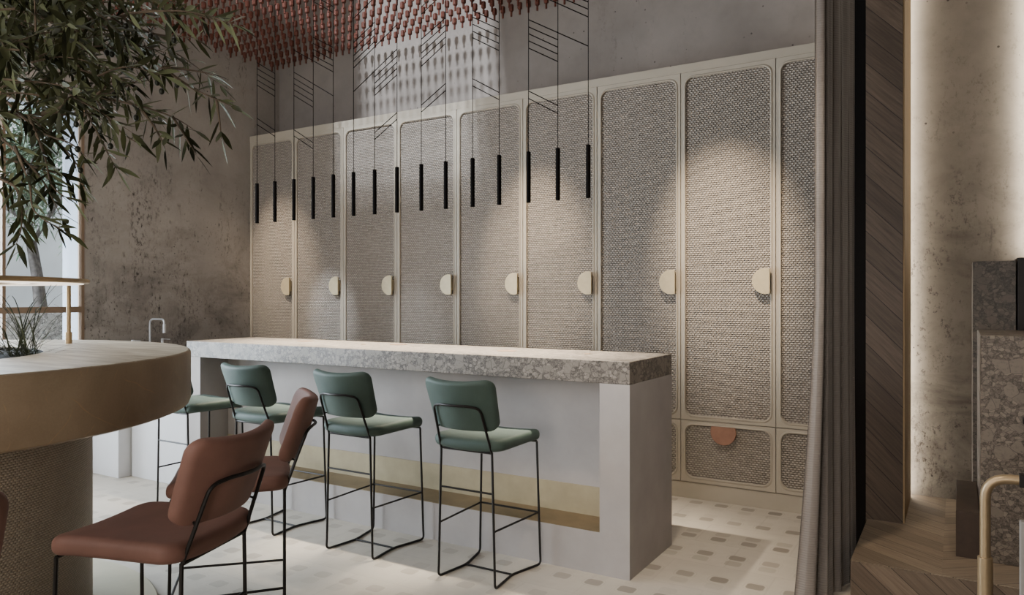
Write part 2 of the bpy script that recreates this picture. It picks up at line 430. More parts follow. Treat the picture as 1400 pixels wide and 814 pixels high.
b.box(XL-T, XL, WY0, WY1, WZ1, ZC); b.box(XL-T, XL, WY0, WY1, 0, WZ0)
struct('wall_left', b, M['wall_left'])
struct('wall_back', MB().box(XL, -.256, YW, YW+.15, 0, ZC), M['wall_back'])
struct('wall_alcove', MB().box(-.256, XR, 5.13, 5.3, 0, ZC), M['alcove'])
struct('wall_right', MB().box(XR, XR+.15, YB, 5.13, 0, ZC), M['wall_back'])
struct('wall_front', MB().box(XL, XR, YB-.15, YB, 0, ZC), M['wall_back'])
# window in the left wall
win = tag(bpy.data.objects.new('window_1', None), kind='structure'); C.objects.link(win); win.location = (XL, WY1, 0)
fb = MB(); t_ = .024
x0, x1 = -.05, .004
ys = [WY1-WY1-t_, -.61, -1.22, -1.83, -2.44, WY0-WY1]
for y in ys: fb.box(x0, x1, y, y+t_, WZ0, WZ1)
for z, th in ((WZ0, .06), (1.278, .048), (WZ1-t_, t_)): fb.box(x0, x1+.001, WY0-WY1, 0, z, z+th)
tag(fb.build('window_frame', M['frame'], win), kind='structure')
for i in range(5):
    ya, yb = sorted((ys[i], ys[i+1]+t_))
    tag(MB().box(-.03, -.024, ya, yb, WZ0+.05, WZ1-.02).build('window_pane', M['glass'], win), kind='structure')
rv = MB(); rv.box(XL-.30, XL-T, WY1-.014, WY1+.06, 0, WZ1+.06); rv.box(XL-.30, XL-T, WY0-.06, WY0, 0, WZ1+.06); rv.box(XL-.30, XL-T, WY0, WY1, WZ1, WZ1+.06)
rv.box(XL-T, XL-.055, WY1-.014, WY1-.001, WZ0, WZ1)
struct('trim_3', rv, M['reveal'])

# ------------------------------------------------------------------ tall woven cabinets
CWD = .6399
ORD = ['first', 'second', 'third', 'fourth', 'fifth', 'sixth', 'seventh', 'eighth', 'ninth']
def panel_front(parent, name, x0, x1, z0, z1, side, top, bot, r=.055):
    hw, hh = (x1-x0)/2, (z1-z0)/2; cx, cz = (x0+x1)/2, (z0+z1)/2
    ihw = hw-side; ihh = (z1-z0-top-bot)/2; icz = z0+bot+ihh
    seg = 8; inner = rrect(ihw, ihh, r, seg); N = len(inner)
    outer = []
    for i, (px, pz) in enumerate(inner):
        q = i//(seg+1); k = i % (seg+1)
        sx = 1 if q in (0, 3) else -1; sz = 1 if q in (0, 1) else -1
        mid = seg//2
        ox, oz = sx*hw, (hh if sz > 0 else -hh)
        zloc = pz+icz-cz
        first = k < mid
        horiz = (q in (0, 2) and first) or (q in (1, 3) and not first)   # side edges
        if k == mid: outer.append((ox, oz))
        elif horiz: outer.append((ox, zloc + (oz-zloc)*(k/mid if q in (0, 2) else (seg-k)/mid)*.9))
        else: outer.append((px+(ox-px)*((seg-k)/mid if q in (0, 2) else k/mid)*.9, oz))
    def ring(pts, y, dz=0): return [(cx+a, y, dz+c) for a, c in pts]
    def inn(g, y): return [(cx+a, y, icz+c) for a, c in rrect(ihw+g, ihh+g, r+g*.8, seg)]
    mb = MB()
    mb.loops([ring(outer, .022, cz), ring(outer, .002, cz), ring([(a*(1-.002/hw), c*(1-.002/hh)) for a, c in outer], 0, cz), inn(.016, 0), inn(.012, -.004), inn(.006, -.005), inn(.001, -.001), inn(0, .012)])
    dr = mb.build(name, M['cabinet'], parent, True)
    pts = [(cx+a, .010, icz+c) for a, c in rrect(ihw+.004, ihh+.004, r+.003, seg)]
    MB().add(pts, [tuple(range(N))], [(p[0], p[2]) for p in pts]).build('cane_panel', M['cane'], dr)
    return dr
def disc_handle(parent, cx, cz, r, chop, vertical, mat):
    a0 = acos(chop/r); n = 40; out = []
    for k in range(n+1):
        a = a0+(2*pi-2*a0)*k/n; out.append((r*cos(a), r*sin(a)))
    if not vertical: out = [(-q, p) for p, q in out]
    mb = MB(); mb.loops([[(cx+p*s, y, cz+q*s) for p, q in out] for y, s in ((-.026, 1), (-.038, 1), (-.040, .975))], True, True, True)
    ex = chop-.014
    if vertical: mb.box(cx+ex-.008, cx+ex+.008, -.027, .004, cz-r*.55, cz+r*.55)
    else: mb.box(cx-r*.55, cx+r*.55, -.027, .004, cz+ex-.008, cz+ex+.008)
    return mb.build('handle', mat, parent, True)
cab = empty('tall_cabinet', (XL, YC, 0))
car = MB(); car.box(0, CWD, .024, YW-YC-.03, .114, 3.03); car.box(0, CWD, .0003, .024, 2.9712, 3.03); car.box(0, CWD, .010, YW-YC-.03, 0, .113)
car.build('carcass', M['cabinet'], cab)
d = panel_front(cab, 'door', .0018, CWD-.0018, .548, 2.971, .034, .042, .036)
disc_handle(d, CWD-.030-.028, 1.508, .0865, .028, True, M['disc'])
d = panel_front(cab, 'drawer', .0018, CWD-.0018, .117, .544, .034, .03, .04)
disc_handle(d, CWD*.478, .488, .0865, .036, False, M['terra'])
index(cab)
names = ['tall woven-cane cabinet against the concrete corner, %s in the row' % ORD[0]]
for i in range(9):
    o = cab if i == 0 else copy_tree(cab)
    o.location = (XL+.005+CWD*i, YC, 0)
    where = ['standing against the stained concrete wall in the corner', 'second from the stained concrete corner', 'third from the stained concrete corner', 'fourth from the stained concrete corner',
             'in the middle of the row, fifth from the concrete corner', 'sixth from the corner, behind the right half of the counter', 'seventh from the corner, third from the grey curtain end',
             'next to last, terracotta drawer handle in view', 'last of the row, half hidden by the grey curtain'][i]
    tag(o, 'tall woven cane cabinet, ' + where, 'cabinet', 'tall cane-front cabinets along the back wall')

# ------------------------------------------------------------------ bar counter
KX0, KX1, KY0, KY1, KZ, KS = -4.86, -1.387, 3.428, 4.055, 1.081, .967
RX0, RX1, RYB, RZ = -4.703, -1.549, 3.668, .213
ctr = empty('bar_counter', ((KX0+KX1)/2, KY0, 0), 0, 'long pale plaster bar counter with a recessed front behind the green stools', 'counter')
ox, oy = -ctr.location.x, -ctr.location.y
def cbox(mb, x0, x1, y0, y1, z0, z1, bev=0): return mb.box(x0+ox, x1+ox, y0+oy, y1+oy, z0, z1, bev)
mb = MB(); cbox(mb, KX0, RX0, KY0, KY1, 0, KS); cbox(mb, RX1, KX1, KY0, KY1, 0, KS); cbox(mb, RX0, RX1, KY0, RYB, 0, RZ); cbox(mb, RX0, RX1, RYB, KY1, 0, KS)
mb.build('base', M['plaster'], ctr)
mb = MB(); cbox(mb, RX0+.001, RX1-.001, RYB-.006, RYB, RZ, .374)
tag(mb.build('brass_lining', M['brass'], ctr), 'brass strip lining the bottom of the recess')
mb = MB(); cbox(mb, RX0+.001, RX1-.001, KY0+.001, RYB-.0065, RZ, RZ+.004); tag(mb.build('brass_sill', M['brass_shaded'], ctr), 'brass sill of the recess, coloured darker as if shaded')
top = empty('countertop', ((KX0+KX1)/2, KY0, KS), 0, 'thick grey breccia stone slab lying on the pale bar counter', 'countertop')
tx = top.location.x
MB().box(KX0-tx, KX1-tx, 0, KY1-KY0, 0, KZ-KS, .003).build('slab', M['stone'], top)
def topdisc(px, py, r):
    p = cw(px, py, (H-KZ)*F/(py-407)); q = (p.x-tx, p.y-KY0)
    MB().lathe([(r, .1135), (r, KZ-KS+.0015), (r*.92, KZ-KS+.002)], 24, *q).build('flush_disc', M['frame'], top, True)
for a in ((417, 466.8, .06), (545, 471.3, .06), (693, 480, .06), (497, 471.2, .018), (803, 484, .018)): topdisc(*a)

# ------------------------------------------------------------------ sink run in the corner
sk = empty('sink_cabinet', (XL+.005, 3.33, 0), 0, 'white plastered sink cabinet along the stained wall behind the round table', 'cabinet')
mb = MB(); mb.box(0, .585, 0, YC-3.33-.05, .0, .86, .004); mb.build('body', M['white_plaster'], sk)
MB().box(0, .60, -.005, YC-3.33-.05, .86, .90, .003).build('worktop', M['dark_stone'], sk)
lw = MB().box(XL+.606, KX0-.002, KY0, KY0+.10, 0, .88, .003).build('low_wall', M['white_plaster'])
tag(lw, 'low white wall panel joining the counter end to the sink cabinet', 'panel')
fa = empty('faucet', (-5.95, 3.845, .90), 0, 'chrome sink faucet with squared swan neck standing by the stained wall', 'faucet')
mb = MB(); mb.tube([(0, 0, 0), (0, 0, .315), (.2, 0, .315), (.2, 0, .24)], .0085, 12, .05); mb.lathe([(.024, 0), (.024, .012), (.014, .014)], 20)
mb.build('spout', M['chrome'], fa, True)
MB().tube([(.2, 0, .275), (.2, 0, .20)], .014, 12).build('nozzle', M['chrome'], fa, True)
for y in (-.155, .115):
    mb = MB(); mb.lathe([(.012, 0), (.012, .14), (.010, .143)], 16, 0, y); mb.tube([(0, y, .138), (.11, y, .138)], .003, 8)
    mb.build('tap_lever', M['chrome'], fa, True)

# ------------------------------------------------------------------ bar stools
TR = .0062
def cushion(hw, hh, r, th, er, bend, nsc=9):
    """a padded rounded slab in the u/w plane; bend(u, w, t) -> point, t from -th/2 to th/2"""
    prof = []
    for k in range(5):
        a = pi/2*k/4; prof.append((er*(1-sin(a)), -th/2+er*(1-cos(a))))
    prof2 = [(i, -tt) for i, tt in prof[::-1]]
    rings = []
    def ring(ins, t, s=1):
        pts = rrect_s(hw-ins, hh-ins, max(r-ins*.6, .004))
        return [bend(u*s, w*s, t) for u, w in pts]
    for k in range(1, nsc): rings.append(ring(er, -th/2-.004*(1-(k/nsc)**2), k/nsc))
    for i, t in prof: rings.append(ring(i, t))
    for i, t in prof2: rings.append(ring(i, t))
    for k in range(nsc-1, 0, -1): rings.append(ring(er, th/2+.004*(1-(k/nsc)**2), k/nsc))
    return MB().loops(rings, True, True, True)
def make_stool(mat, label):
    t = empty('bar_stool', (0, 0, 0), 0, label, 'bar stool')
    def seatf(u, w, q):
        y = w+.003-.02*(1-(u/.2)**2)*max(0, -w/.21)**2          # rear edge bows out
        z = .692+q+.010*(abs(u)/.2)**2-.010-.010*max(0, (w-.1)/.11)**2
        return (u*(1-.03*(w/.21)), y, z)
    cushion(.203, .213, .05, .060, .024, seatf).build('seat', mat, t, True)
    til = radians(19)
    def backf(u, w, q):
        k = 1+.05*(w/.13)
        yy = -.284+.062*((u/.2)**2)
        tw_ = max(0, w/.13*.5+.5)**2; w = w+.020*((u/.2)**2)*tw_-.008*tw_
        return (u*k, yy-w*sin(til)-q*cos(til), .884+w*cos(til)-q*sin(til))
    cushion(.193, .130, .046, .042, .016, backf).build('backrest', mat, t, True)
    m = M['black']
    for s in (-1, 1):
        MB().tube([(s*.15, -.205, .656), (s*.166, -.205, .06)], TR).build('leg', m, t, True)
        MB().tube([(s*.172, .195, .648), (s*.188, .203, .06)], TR).build('leg', m, t, True)
        rr, ff, jj = Vector((s*.168, -.207, .0065)), Vector((s*.190, .205, .0065)), Vector((s*.140, -.002, .0065))
        MB().tube([(s*.166, -.205, .06), rr, jj, ff, (s*.188, .203, .06)], TR, 8, .032).build('runner', m, t, True)
        MB().tube([(s*.160, -.205, .277), (s*.182, .200, .277)], TR*.85).build('side_rail', m, t, True)
    MB().tube([(-.155, -.205, .458), (.155, -.205, .458)], TR*.85).build('rear_rail', m, t, True)
    MB().tube([(-.182, .2, .277), (.182, .2, .277)], TR*.85).build('footrest', m, t, True)
    MB().tube([(-.140, -.002, .0065), (.140, -.002, .0065)], TR*.85).build('floor_rail', m, t, True)
    mb = MB()
    for s in (-1, 1): mb.tube([(s*.115, -.205, .654), (s*.120, .195, .650)], TR*.9)
    mb.tube([(-.15, -.205, .652), (.15, -.205, .652)], TR*.9); mb.tube([(-.172, .195, .648), (.172, .195, .648)], TR*.9)
    mb.build('seat_frame', m, t, True)
    pts = [(-.15, -.205, .650), (-.136, -.288, .875)]
    for k in range(1, 8): u = -1+2*k/8; pts.append((u*.10, -.302-.026*(1-u*u), .886))
    pts += [(.136, -.288, .875), (.15, -.205, .650)]
    MB().tube(pts, TR, 8, .03).build('back_frame', m, t, True)
    for s in (-1, 1): MB().tube([(s*.144, -.243, .765), (s*.13, -.222, .775)], .004, 6).build('back_bracket', m, t, True)
    index(t); return t
SG = 'green bar stools in a row at the counter'
green = make_stool(M['green'], '')
GL = ['green bar stool farthest along the counter, half hidden behind the round table rim',
      'green bar stool second from the far end, partly behind the rust stools',
      'green bar stool in full view, second from the right end of the counter',
      'green bar stool nearest the right end of the counter, in full view']
for i, x in enumerate((-4.37, -3.60, -2.83, -2.06)):
    o = green if i == 0 else copy_tree(green)
    o.location = (x, 3.19, 0); tag(o, GL[i], 'bar stool', SG)
rust = make_stool(M['rust'], '')
def place(o, p, h, lab):
    o.location = (p[0], p[1], 0); o.rotation_euler = (0, 0, atan2(-h[0], h[1])); tag(o, lab, 'bar stool', 'rust bar stools around the round table')
r2 = copy_tree(rust); r3 = copy_tree(rust)
place(rust, (-2.101, 1.377), (-.9524, -.3047), 'rust brown bar stool in the foreground, its broad padded back turned to us')
place(r2, (-2.486, 1.951), (-.667, -.745), 'rust brown bar stool seen edge-on between the foreground rust stool and the green stools')
place(r3, (-1.976, .646), (-.965, .262), 'rust brown bar stool cut off by the left edge of the photo')

# ------------------------------------------------------------------ round table with planter
TX, TY, TRD, TZ, TB = -3.713, 1.135, 1.232, 1.166, .921
tb = empty('round_table', (TX, TY, 0), 0, 'large round ochre table with thick rim and woven drum pedestal', 'table')
n = 128
MB().lathe([(.63, TB+.03), (.63, TB), (TRD-.03, TB), (TRD-.009, TB+.009), (TRD, TB+.03), (TRD, TZ-.012), (TRD-.004, TZ-.004), (TRD-.010, TZ-.002)], n, cap=False).build('rim', M['rim'], tb, True)
tp = MB(); tp.lathe([(.649, TZ-.012), (.650, TZ), (TRD-.012, TZ), (TRD-.008, TZ-.004)], n, cap=False); tp.build('tabletop', M['tabletop'], tb, True)
PR = .835; vs = []; fs = []; uv = []
for k in range(n+1):
    a = 2*pi*k/n
    for z in (.03, TB-.001): vs.append((PR*cos(a), PR*sin(a), z)); uv.append((PR*a, z))
for k in range(n): fs.append((2*k, 2*k+2, 2*k+3, 2*k+1))
MB().add(vs, fs, uv).build('pedestal', M['basket'], tb, True)
MB().lathe([(1.0975, 0), (1.0975, .018), (1.093, .022), (.2, .022)], n).build('base_plate', M['base_plate'], tb, True)
MB().lathe([(.3, .96), (.628, .96), (.640, 1.0), (.6485, TZ-.003), (.6455, TZ-.003), (.640, 1.10), (.30, 1.12)], 64).build('planter_insert', M['soil'], tb, True)
so = MB().lathe([(.644, 1.10), (.644, 1.150), (.5, 1.153), (.2, 1.157), (.05, 1.158)], 48).build('potting_soil', M['soil'], None, True, (TX, TY, 0)); tag(so, 'dark soil filling the planter hole of the round table', 'soil', kind='stuff')
# ring shelf on posts
rg = empty('ring_lamp', (TX, TY, TZ), 0, 'thin brass ring lamp held over the round table on slim posts', 'lamp')
rz = 1.461-TZ
MB().lathe([(.60, rz+.018), (.60, rz), (.818, rz), (.824, rz+.004), (.824, rz+.016), (.820, rz+.018), (.60, rz+.018)], n, cap=False).build('ring', M['rail'], rg, True)
tag(MB().lathe([(.64, rz-.003), (.64, rz-.001), (.80, rz-.001), (.80, rz-.003), (.64, rz-.003)], n, cap=False).build('light_strip', M['bulb'], rg), 'lit underside')
pp = cw(94, 470, .234*F/63); a1 = atan2(pp.y-TY, pp.x-TX); pr = hypot(pp.x-TX, pp.y-TY)
for k in range(3):
    a = a1+k*2*pi/3; p = (pr*cos(a), pr*sin(a))
    po = MB().tube([(*p, .002), (*p, rz)], .0105, 12).build('post', M['rail'], rg, True)
    MB().lathe([(.0155, 0), (.0155, .058), (.0150, .0585), (.0107, .0587)], 20, *p).build('sleeve', M['rail'], po, True)

# ------------------------------------------------------------------ leaves, grass and trees
def frame_of(d):
    d = d.normalized(); s = d.cross(Vector((0, 0, 1)))
    if s.length < .05: s = Vector((1, 0, 0))
    return d, s.normalized()
def leaf(mb, p, d, L, wd, rnd, droop=.25):
    d, s = frame_of(d); s = (s*cos(rnd)+d.cross(s)*sin(rnd)).normalized(); nn = d.cross(s)
    pts = []
    for q, w in ((0, .08), (.22, .72), (.5, 1), (.78, .62), (1, .03)):
        c = p+d*L*q+Vector((0, 0, -droop*L*q*q))
        pts.append((c-s*wd*w/2+nn*wd*.12*w, c, c+s*wd*w/2+nn*wd*.12*w))
    v = [x for r in pts for x in r]; f = []
    for i in range(4):
        for k in (0, 1): f.append((3*i+k, 3*i+k+1, 3*i+k+4, 3*i+k+3))
    mb.add(v, f)
def rv(r, k): return Vector((r.uniform(-k, k), r.uniform(-k, k), r.uniform(-k, k)))
def twig(wood, lf, pts, r0, r, L=.075, step=.030, wd=.013, side=True, spread=.9, bare=.0):
    P = [Vector(p) for p in pts]
    # smooth by Catmull-Rom
    Q = []
    for i in range(len(P)-1):
        a, b_, c, d_ = P[max(i-1, 0)], P[i], P[i+1], P[min(i+2, len(P)-1)]
        for k in range(6):
            t = k/6; Q.append(.5*((2*b_)+(c-a)*t+(2*a-5*b_+4*c-d_)*t*t+(3*b_-a-3*c+d_)*t**3))
    Q.append(P[-1])
    wood.tube(Q, [r0*(1-.85*i/(len(Q)-1)) for i in range(len(Q))], 6)
    acc = 0; tot = sum((Q[i+1]-Q[i]).length for i in range(len(Q)-1)); run = 0; flip = 0
    for i in range(len(Q)-1):
        seg = Q[i+1]-Q[i]; n_ = seg.length; dd = seg.normalized()
        while acc < n_:
            p = Q[i]+dd*acc
            if (run+acc)/tot >= bare:
                flip += 1
                for sgn in (-1, 1):
                    if r.random() < .12: continue
                    _, s = frame_of(dd); up = dd.cross(s); an = flip*pi/2+r.uniform(-.5, .5)
                    o = (s*cos(an)+up*sin(an))*sgn
                    leaf(lf, p, dd*.75+o*spread+rv(r, .25), L*r.uniform(.7, 1.25), wd*r.uniform(.75, 1.3), r.uniform(-1, 1), r.uniform(0, .5))
            acc += step*r.uniform(.7, 1.4)
        acc -= n_; run += n_
    leaf(lf, Q[-1], (Q[-1]-Q[-2])+rv(r, .002), L, wd, r.uniform(-1, 1))
    return Q
tree = empty('olive_tree', (TX, TY, 1.15), 0, 'olive tree growing in the round table, dark leafy branches hanging in at upper left', 'tree')
off = Vector(tree.location)
wood, fol, spr = MB(), MB(), MB(); r = random.Random(11); boughs = []
def bough(*a, **k):
    b_ = MB(); twig(b_, fol, *a, **k); boughs.append(b_)
fork = Vector((TX+.05, TY+.05, 2.15))
wood.tube([Vector((TX, TY, 1.15)), Vector((TX+.06, TY-.03, 1.35)), Vector((TX-.02, TY+.05, 1.75)), fork], [.085, .07, .06, .055], 10)
def P_(px, py, d): return cw(px, py, d)
# main limbs towards the room
limbs = [[fork, P_(-60, 60, 2.7), P_(60, 55, 2.6), P_(165, 22, 2.5)],
         [fork, P_(-80, 140, 2.7), P_(40, 160, 2.6), P_(130, 132, 2.55)],
         [fork, P_(-100, 20, 2.4), P_(10, -60, 2.3), P_(150, -90, 2.2)],
         [fork, P_(-120, 250, 2.6), P_(-20, 240, 2.4), P_(20, 255, 2.3)],
         [fork, P_(-40, 60, 3.3), P_(60, 20, 3.4), P_(140, -20, 3.5)]]
for L_ in limbs: bough(L_, .022, r, bare=.45)
tw = []
def T_(*pts): tw.append([P_(*p) for p in pts])
# long visible twigs
T_((40, 160, 2.6), (130, 132, 2.55), (172, 118, 2.5), (222, 92, 2.45))
T_((222, 92, 2.45), (260, 96, 2.45), (292, 102, 2.45))
T_((165, 22, 2.5), (205, 45, 2.5), (250, 50, 2.5), (268, 52, 2.5))
T_((165, 22, 2.5), (230, 12, 2.45), (275, 22, 2.4), (318, 34, 2.4))
T_((130, 132, 2.55), (190, 145, 2.5), (236, 160, 2.5), (266, 178, 2.5))
T_((222, 92, 2.45), (262, 120, 2.45), (296, 136, 2.4), (318, 146, 2.4))
T_((296, 136, 2.4), (300, 165, 2.4), (303, 190, 2.4))
T_((130, 132, 2.55), (150, 165, 2.5), (172, 186, 2.5), (190, 196, 2.5))
T_((190, 145, 2.5), (215, 180, 2.45), (226, 205, 2.4))
T_((236, 160, 2.5), (255, 190, 2.45), (268, 212, 2.45))
T_((100, 120, 2.5), (130, 175, 2.45), (150, 215, 2.4), (160, 232, 2.4))
T_((40, 160, 2.5), (75, 190, 2.45), (105, 225, 2.4), (110, 250, 2.4))
T_((40, 160, 2.4), (60, 210, 2.35), (72, 255, 2.3), (100, 275, 2.3))
T_((20, 200, 2.3), (40, 250, 2.25), (48, 290, 2.2), (92, 318, 2.2))
T_((-20, 240, 2.4), (20, 255, 2.3), (30, 300, 2.3), (22, 335, 2.3))
T_((0, 215, 2.4), (60, 232, 2.4), (95, 240, 2.4))
T_((130, 132, 2.5), (165, 100, 2.5), (205, 75, 2.5))
T_((60, 55, 2.5), (120, 70, 2.5), (175, 62, 2.5), (210, 68, 2.5))
T_((60, 55, 2.5), (110, 95, 2.45), (165, 108, 2.45), (185, 128, 2.4))
T_((100, 20, 2.4), (150, 40, 2.4), (185, 85, 2.4))
T_((120, -20, 2.4), (190, -10, 2.4), (255, 8, 2.4))
T_((10, 140, 2.4), (55, 180, 2.4), (96, 196, 2.35), (118, 215, 2.35))
T_((-20, 170, 2.4), (30, 215, 2.3), (60, 250, 2.3), (85, 300, 2.25))
for L_ in tw: bough(L_, .0055, r, L=.070, step=.027, wd=.0155)
# dense mass at upper left (and beyond the frame)
for k in range(215):
    px = r.uniform(-330, 150) if k < 60 else r.gauss(38, 62); py = r.gauss(28, 66) if k >= 60 else r.uniform(-260, 230); d = r.uniform(2.0, 3.3)
    if px > 215 or (px > 90 and py > 150) or py > 260: continue
    p = P_(px, py, d); v = rv(r, 1); v.z *= .5; v = v.normalized()*r.uniform(.16, .3)
    twig(spr, fol, [p, p+v*.5+rv(r, .02), p+v+Vector((0, 0, -.04))], .0035, r, L=.070, step=.025, wd=.0155)
# connect the clusters with thin boughs
for k in range(14):
    px, py, d = r.uniform(-250, 90), r.uniform(-230, 150), r.uniform(2.1, 3.4); q = P_(px, py, d)
    bough([fork, fork.lerp(q, .5)+rv(r, .1), q], .014, r, bare=.5)
# the far side of the crown, outside the photo
for k in range(90):
    a = r.uniform(0, 2*pi); v = Vector((cos(a), sin(a), r.uniform(-.25, .9)))*r.uniform(.5, 1.25); p = fork+v+Vector((-.1, -.3, .35))
    if (p-Vector((0, 0, H))).length < 1.6: continue
    pc = (CA*p.x+SA*p.y)/( -SA*p.x+CA*p.y) if (-SA*p.x+CA*p.y) > .1 else -9
    if pc > -.70: continue
    w = rv(r, .22)
    twig(spr, fol, [p, p+w*.5, p+w], .0035, r, L=.07, step=.03)
shift = lambda m: setattr(m, 'v', [tuple(Vector(v)-off) for v in m.v])
shift(wood); shift(fol); shift(spr)
wood.build('trunk', M['bark'], tree, True)
for b_ in boughs: shift(b_); b_.build('branch', M['bark'], tree, True)
nl = len(fol.f); fol.add(spr.v, spr.f); fo = fol.build('foliage', M['leaf'], tree, True)
fo.data.materials.append(M['bark'])
for p in fo.data.polygons:
    if p.index >= nl: p.material_index = 1
for px, py, d in ((146, 72, 2.3), (153, 74, 2.3), (172, 35, 2.3), (169, 95, 2.3), (179, 93, 2.3), (101, 98, 2.3), (123, 89, 2.3), (215, 113, 2.3), (221, 125, 2.3), (242, 116, 2.3), (186, 161, 2.3), (156, 130, 2.3), (138, 178, 2.3),
                  (151, 200, 2.25), (106, 204, 2.25), (110, 233, 2.25), (40, 235, 2.2), (73, 117, 2.3), (98, 130, 2.3), (238, 55, 2.35), (206, 49, 2.35), (104, 170, 2.25)):
    p = P_(px, py, d)-off
    mo = MB(); L_ = .0078
    mo.lathe([(L_*sin(pi*k/8)+.0003, L_*1.3*-cos(pi*k/8)) for k in range(9)], 12); mo.tube([(0, 0, .009), (.003, .002, .022), (.012, .004, .034)], .0009, 5)
    mo.build('olive', M['olive'], tree, True, p)

def grass(name, c, n, label, r, reach):
    g = empty(name, c, 0, label, 'grass'); mb = MB()
    for k in range(n):
        a = r.uniform(0, 2*pi); L_ = r.uniform(.45, 1)*reach; up = r.choice((r.uniform(.12, .45), r.uniform(.4, 1.0)))
        b0 = Vector((r.gauss(0, .035), r.gauss(0, .035), 0)); dx = Vector((cos(a), sin(a), 0)); pts = []
        hgt = L_*up*.75; ext = L_*(1.2-up*.5)
        for i in range(9):
            q = i/8; pts.append(b0+dx*ext*q+Vector((0, 0, hgt*(2.7*q-(2.3-.5*up)*q*q))))
        pts = [Vector((p.x, p.y, max(p.z, .035 if p.xy.length > .2 else 0))) for p in pts]
        s = dx.cross(Vector((0, 0, 1))); w = r.uniform(.003, .0052)
        v = []; f = []
        for i, p in enumerate(pts):
            ww = w*(1-(i/8)**2*.95)/2; v += [p-s*ww, p+s*ww]
        for i in range(8): f.append((2*i, 2*i+1, 2*i+3, 2*i+2))
        mb.add(v, f)
    mb.build('blade_tuft', M['grass'], g, True); return g
gp = cw(32, 482, 3.12)
grass('grass_clump', (gp.x, gp.y, 1.152), 95, 'dark tuft of long arching grass at the planter edge beside the brass post', random.Random(5), .52)
gp = cw(-120, 480, 3.3)
grass('grass_clump', (gp.x, gp.y, 1.152), 50, 'dark grass tuft deeper in the planter, mostly outside the left edge', random.Random(6), .38)

# ------------------------------------------------------------------ courtyard seen through the window
struct('trim_4', MB().box(-14, XL-.35, -4, 12, -.2, 0), M['gravel'])
struct('wall_garden', MB().box(-12.2, -12, -6, 14, 0, 3.1), M['haze_wall'])
pw = MB().box(-9.6, -7.1, -2, 6.5, 0, 1.262, .01).build('planter_wall', M['out_stone']); tag(pw, 'pale terrazzo planter wall outside the window', 'planter')
ft = empty('courtyard_tree', (-8.43, 4.22, 1.292), 0, 'pale olive tree in the courtyard outside the window', 'tree')
w2, f2, s2_ = MB(), MB(), MB(); r = random.Random(3)
def Q_(px, py, d): return cw(px, py, d)-Vector(ft.location)
w2.tube([Q_(56, 424, 8), Q_(52, 385, 8), Q_(46, 345, 8), Q_(38, 300, 8), Q_(36, 262, 8)], [.068, .06, .05, .04, .035], 10)
MB().tube([Q_(54, 424, 7.95), Q_(50, 385, 7.95), Q_(40, 330, 7.95), Q_(34, 300, 7.95)], [.05, .045, .035, .025], 10).build('second_stem', M['pale_bark'], ft, True)
tips = []
for a in ([(38, 300, 8), (52, 270, 8), (66, 245, 7.9)], [(38, 300, 8), (30, 250, 8), (20, 200, 8.1)], [(46, 330, 8), (70, 290, 7.8), (95, 250, 7.7)], [(36, 262, 8), (45, 210, 8), (60, 150, 8)], [(34, 300, 8), (-30, 260, 8), (-90, 200, 8)]):
    MB().tube(fil([Q_(*p) for p in a], .2), .026, 6).build('branch', M['pale_bark'], ft, True)
for k in range(230):
    px, py = r.gauss(35, 55), r.gauss(200, 58); d_ = r.uniform(7.3, 8.9)
    if py > 320: continue
    p = Q_(px, py, d_); v = rv(r, 1).normalized()*r.uniform(.25, .5)
    twig(s2_, f2, [p, p+v*.5+rv(r, .05), p+v+Vector((0, 0, -.1))], .006, r, L=.12, step=.05, wd=.022)
w2.build('trunk', M['pale_bark'], ft, True); f2.add(s2_.v, s2_.f); f2.build('foliage', M['far_leaf'], ft, True)

# ------------------------------------------------------------------ pendant tubes over the counter
PY_ = 3.76
px_x = [-4.492, -4.299, -4.101, -3.907, -3.713, -3.525, -3.336, -3.143, -2.943, -2.750, -2.547, -2.355, -2.152, -1.959, -1.768]
words = ['leftmost', 'second', 'third', 'fourth', 'fifth', 'sixth', 'seventh', 'middle, eighth', 'ninth', 'tenth', 'eleventh', 'twelfth', 'third from the right end,', 'second from the right end,', 'rightmost']
def zpx(i, y):                              # height on the i-th cable of a photo row y
    d = -SA*px_x[i]+CA*PY_; return H-(y-407)*d/F
tube_m = MB().lathe([(.0125, 2.253), (.013, 2.252), (.013, 1.957), (.0095, 1.957), (.009, 1.975)], 20).build('shade', M['tube'], None, True)
pend = []
for i, x in enumerate(px_x):
    o = empty('pendant_lamp', (x, PY_, 0), 0, None, 'pendant lamp', 'black tube pendants over the counter')
    w_ = words[i]
    o['label'] = {0: 'leftmost black tube pendant, hanging over the far end of the counter', 14: 'rightmost black tube pendant, nearest the near end of the counter', 7: 'middle black tube pendant over the counter, seven on either side'}.get(i) or \
        (('%s black tube pendant counted from the far left end of the row' % w_) if i < 7 else ('black tube pendant, %s from the right end of the row' % ['', 'second', 'third', 'fourth', 'fifth', 'sixth', 'seventh'][14-i]))
    if i == 0: tube_m.parent = o; sh = tube_m
    else: sh = tube_m.copy(); C.objects.link(sh); sh.parent = o
    MB().tube([(0, 0, 2.25), (0, 0, ZC)], .0022, 6).build('cable', M['string'], o, True)
    MB().lathe([(.03, ZC-.03), (.03, ZC)], 16).build('ceiling_cup', M['tube'], o, True)
    pend.append(o)
    lt = bpy.data.lights.new('pendant_light', 'SPOT'); lt.energy = 75; lt.color = (1, .87, .70); lt.spot_size = radians(75); lt.spot_blend = .8; lt.shadow_soft_size = .012
    lo = bpy.data.objects.new('pendant_light', lt); C.objects.link(lo); lo.location = (x, PY_, 1.95)
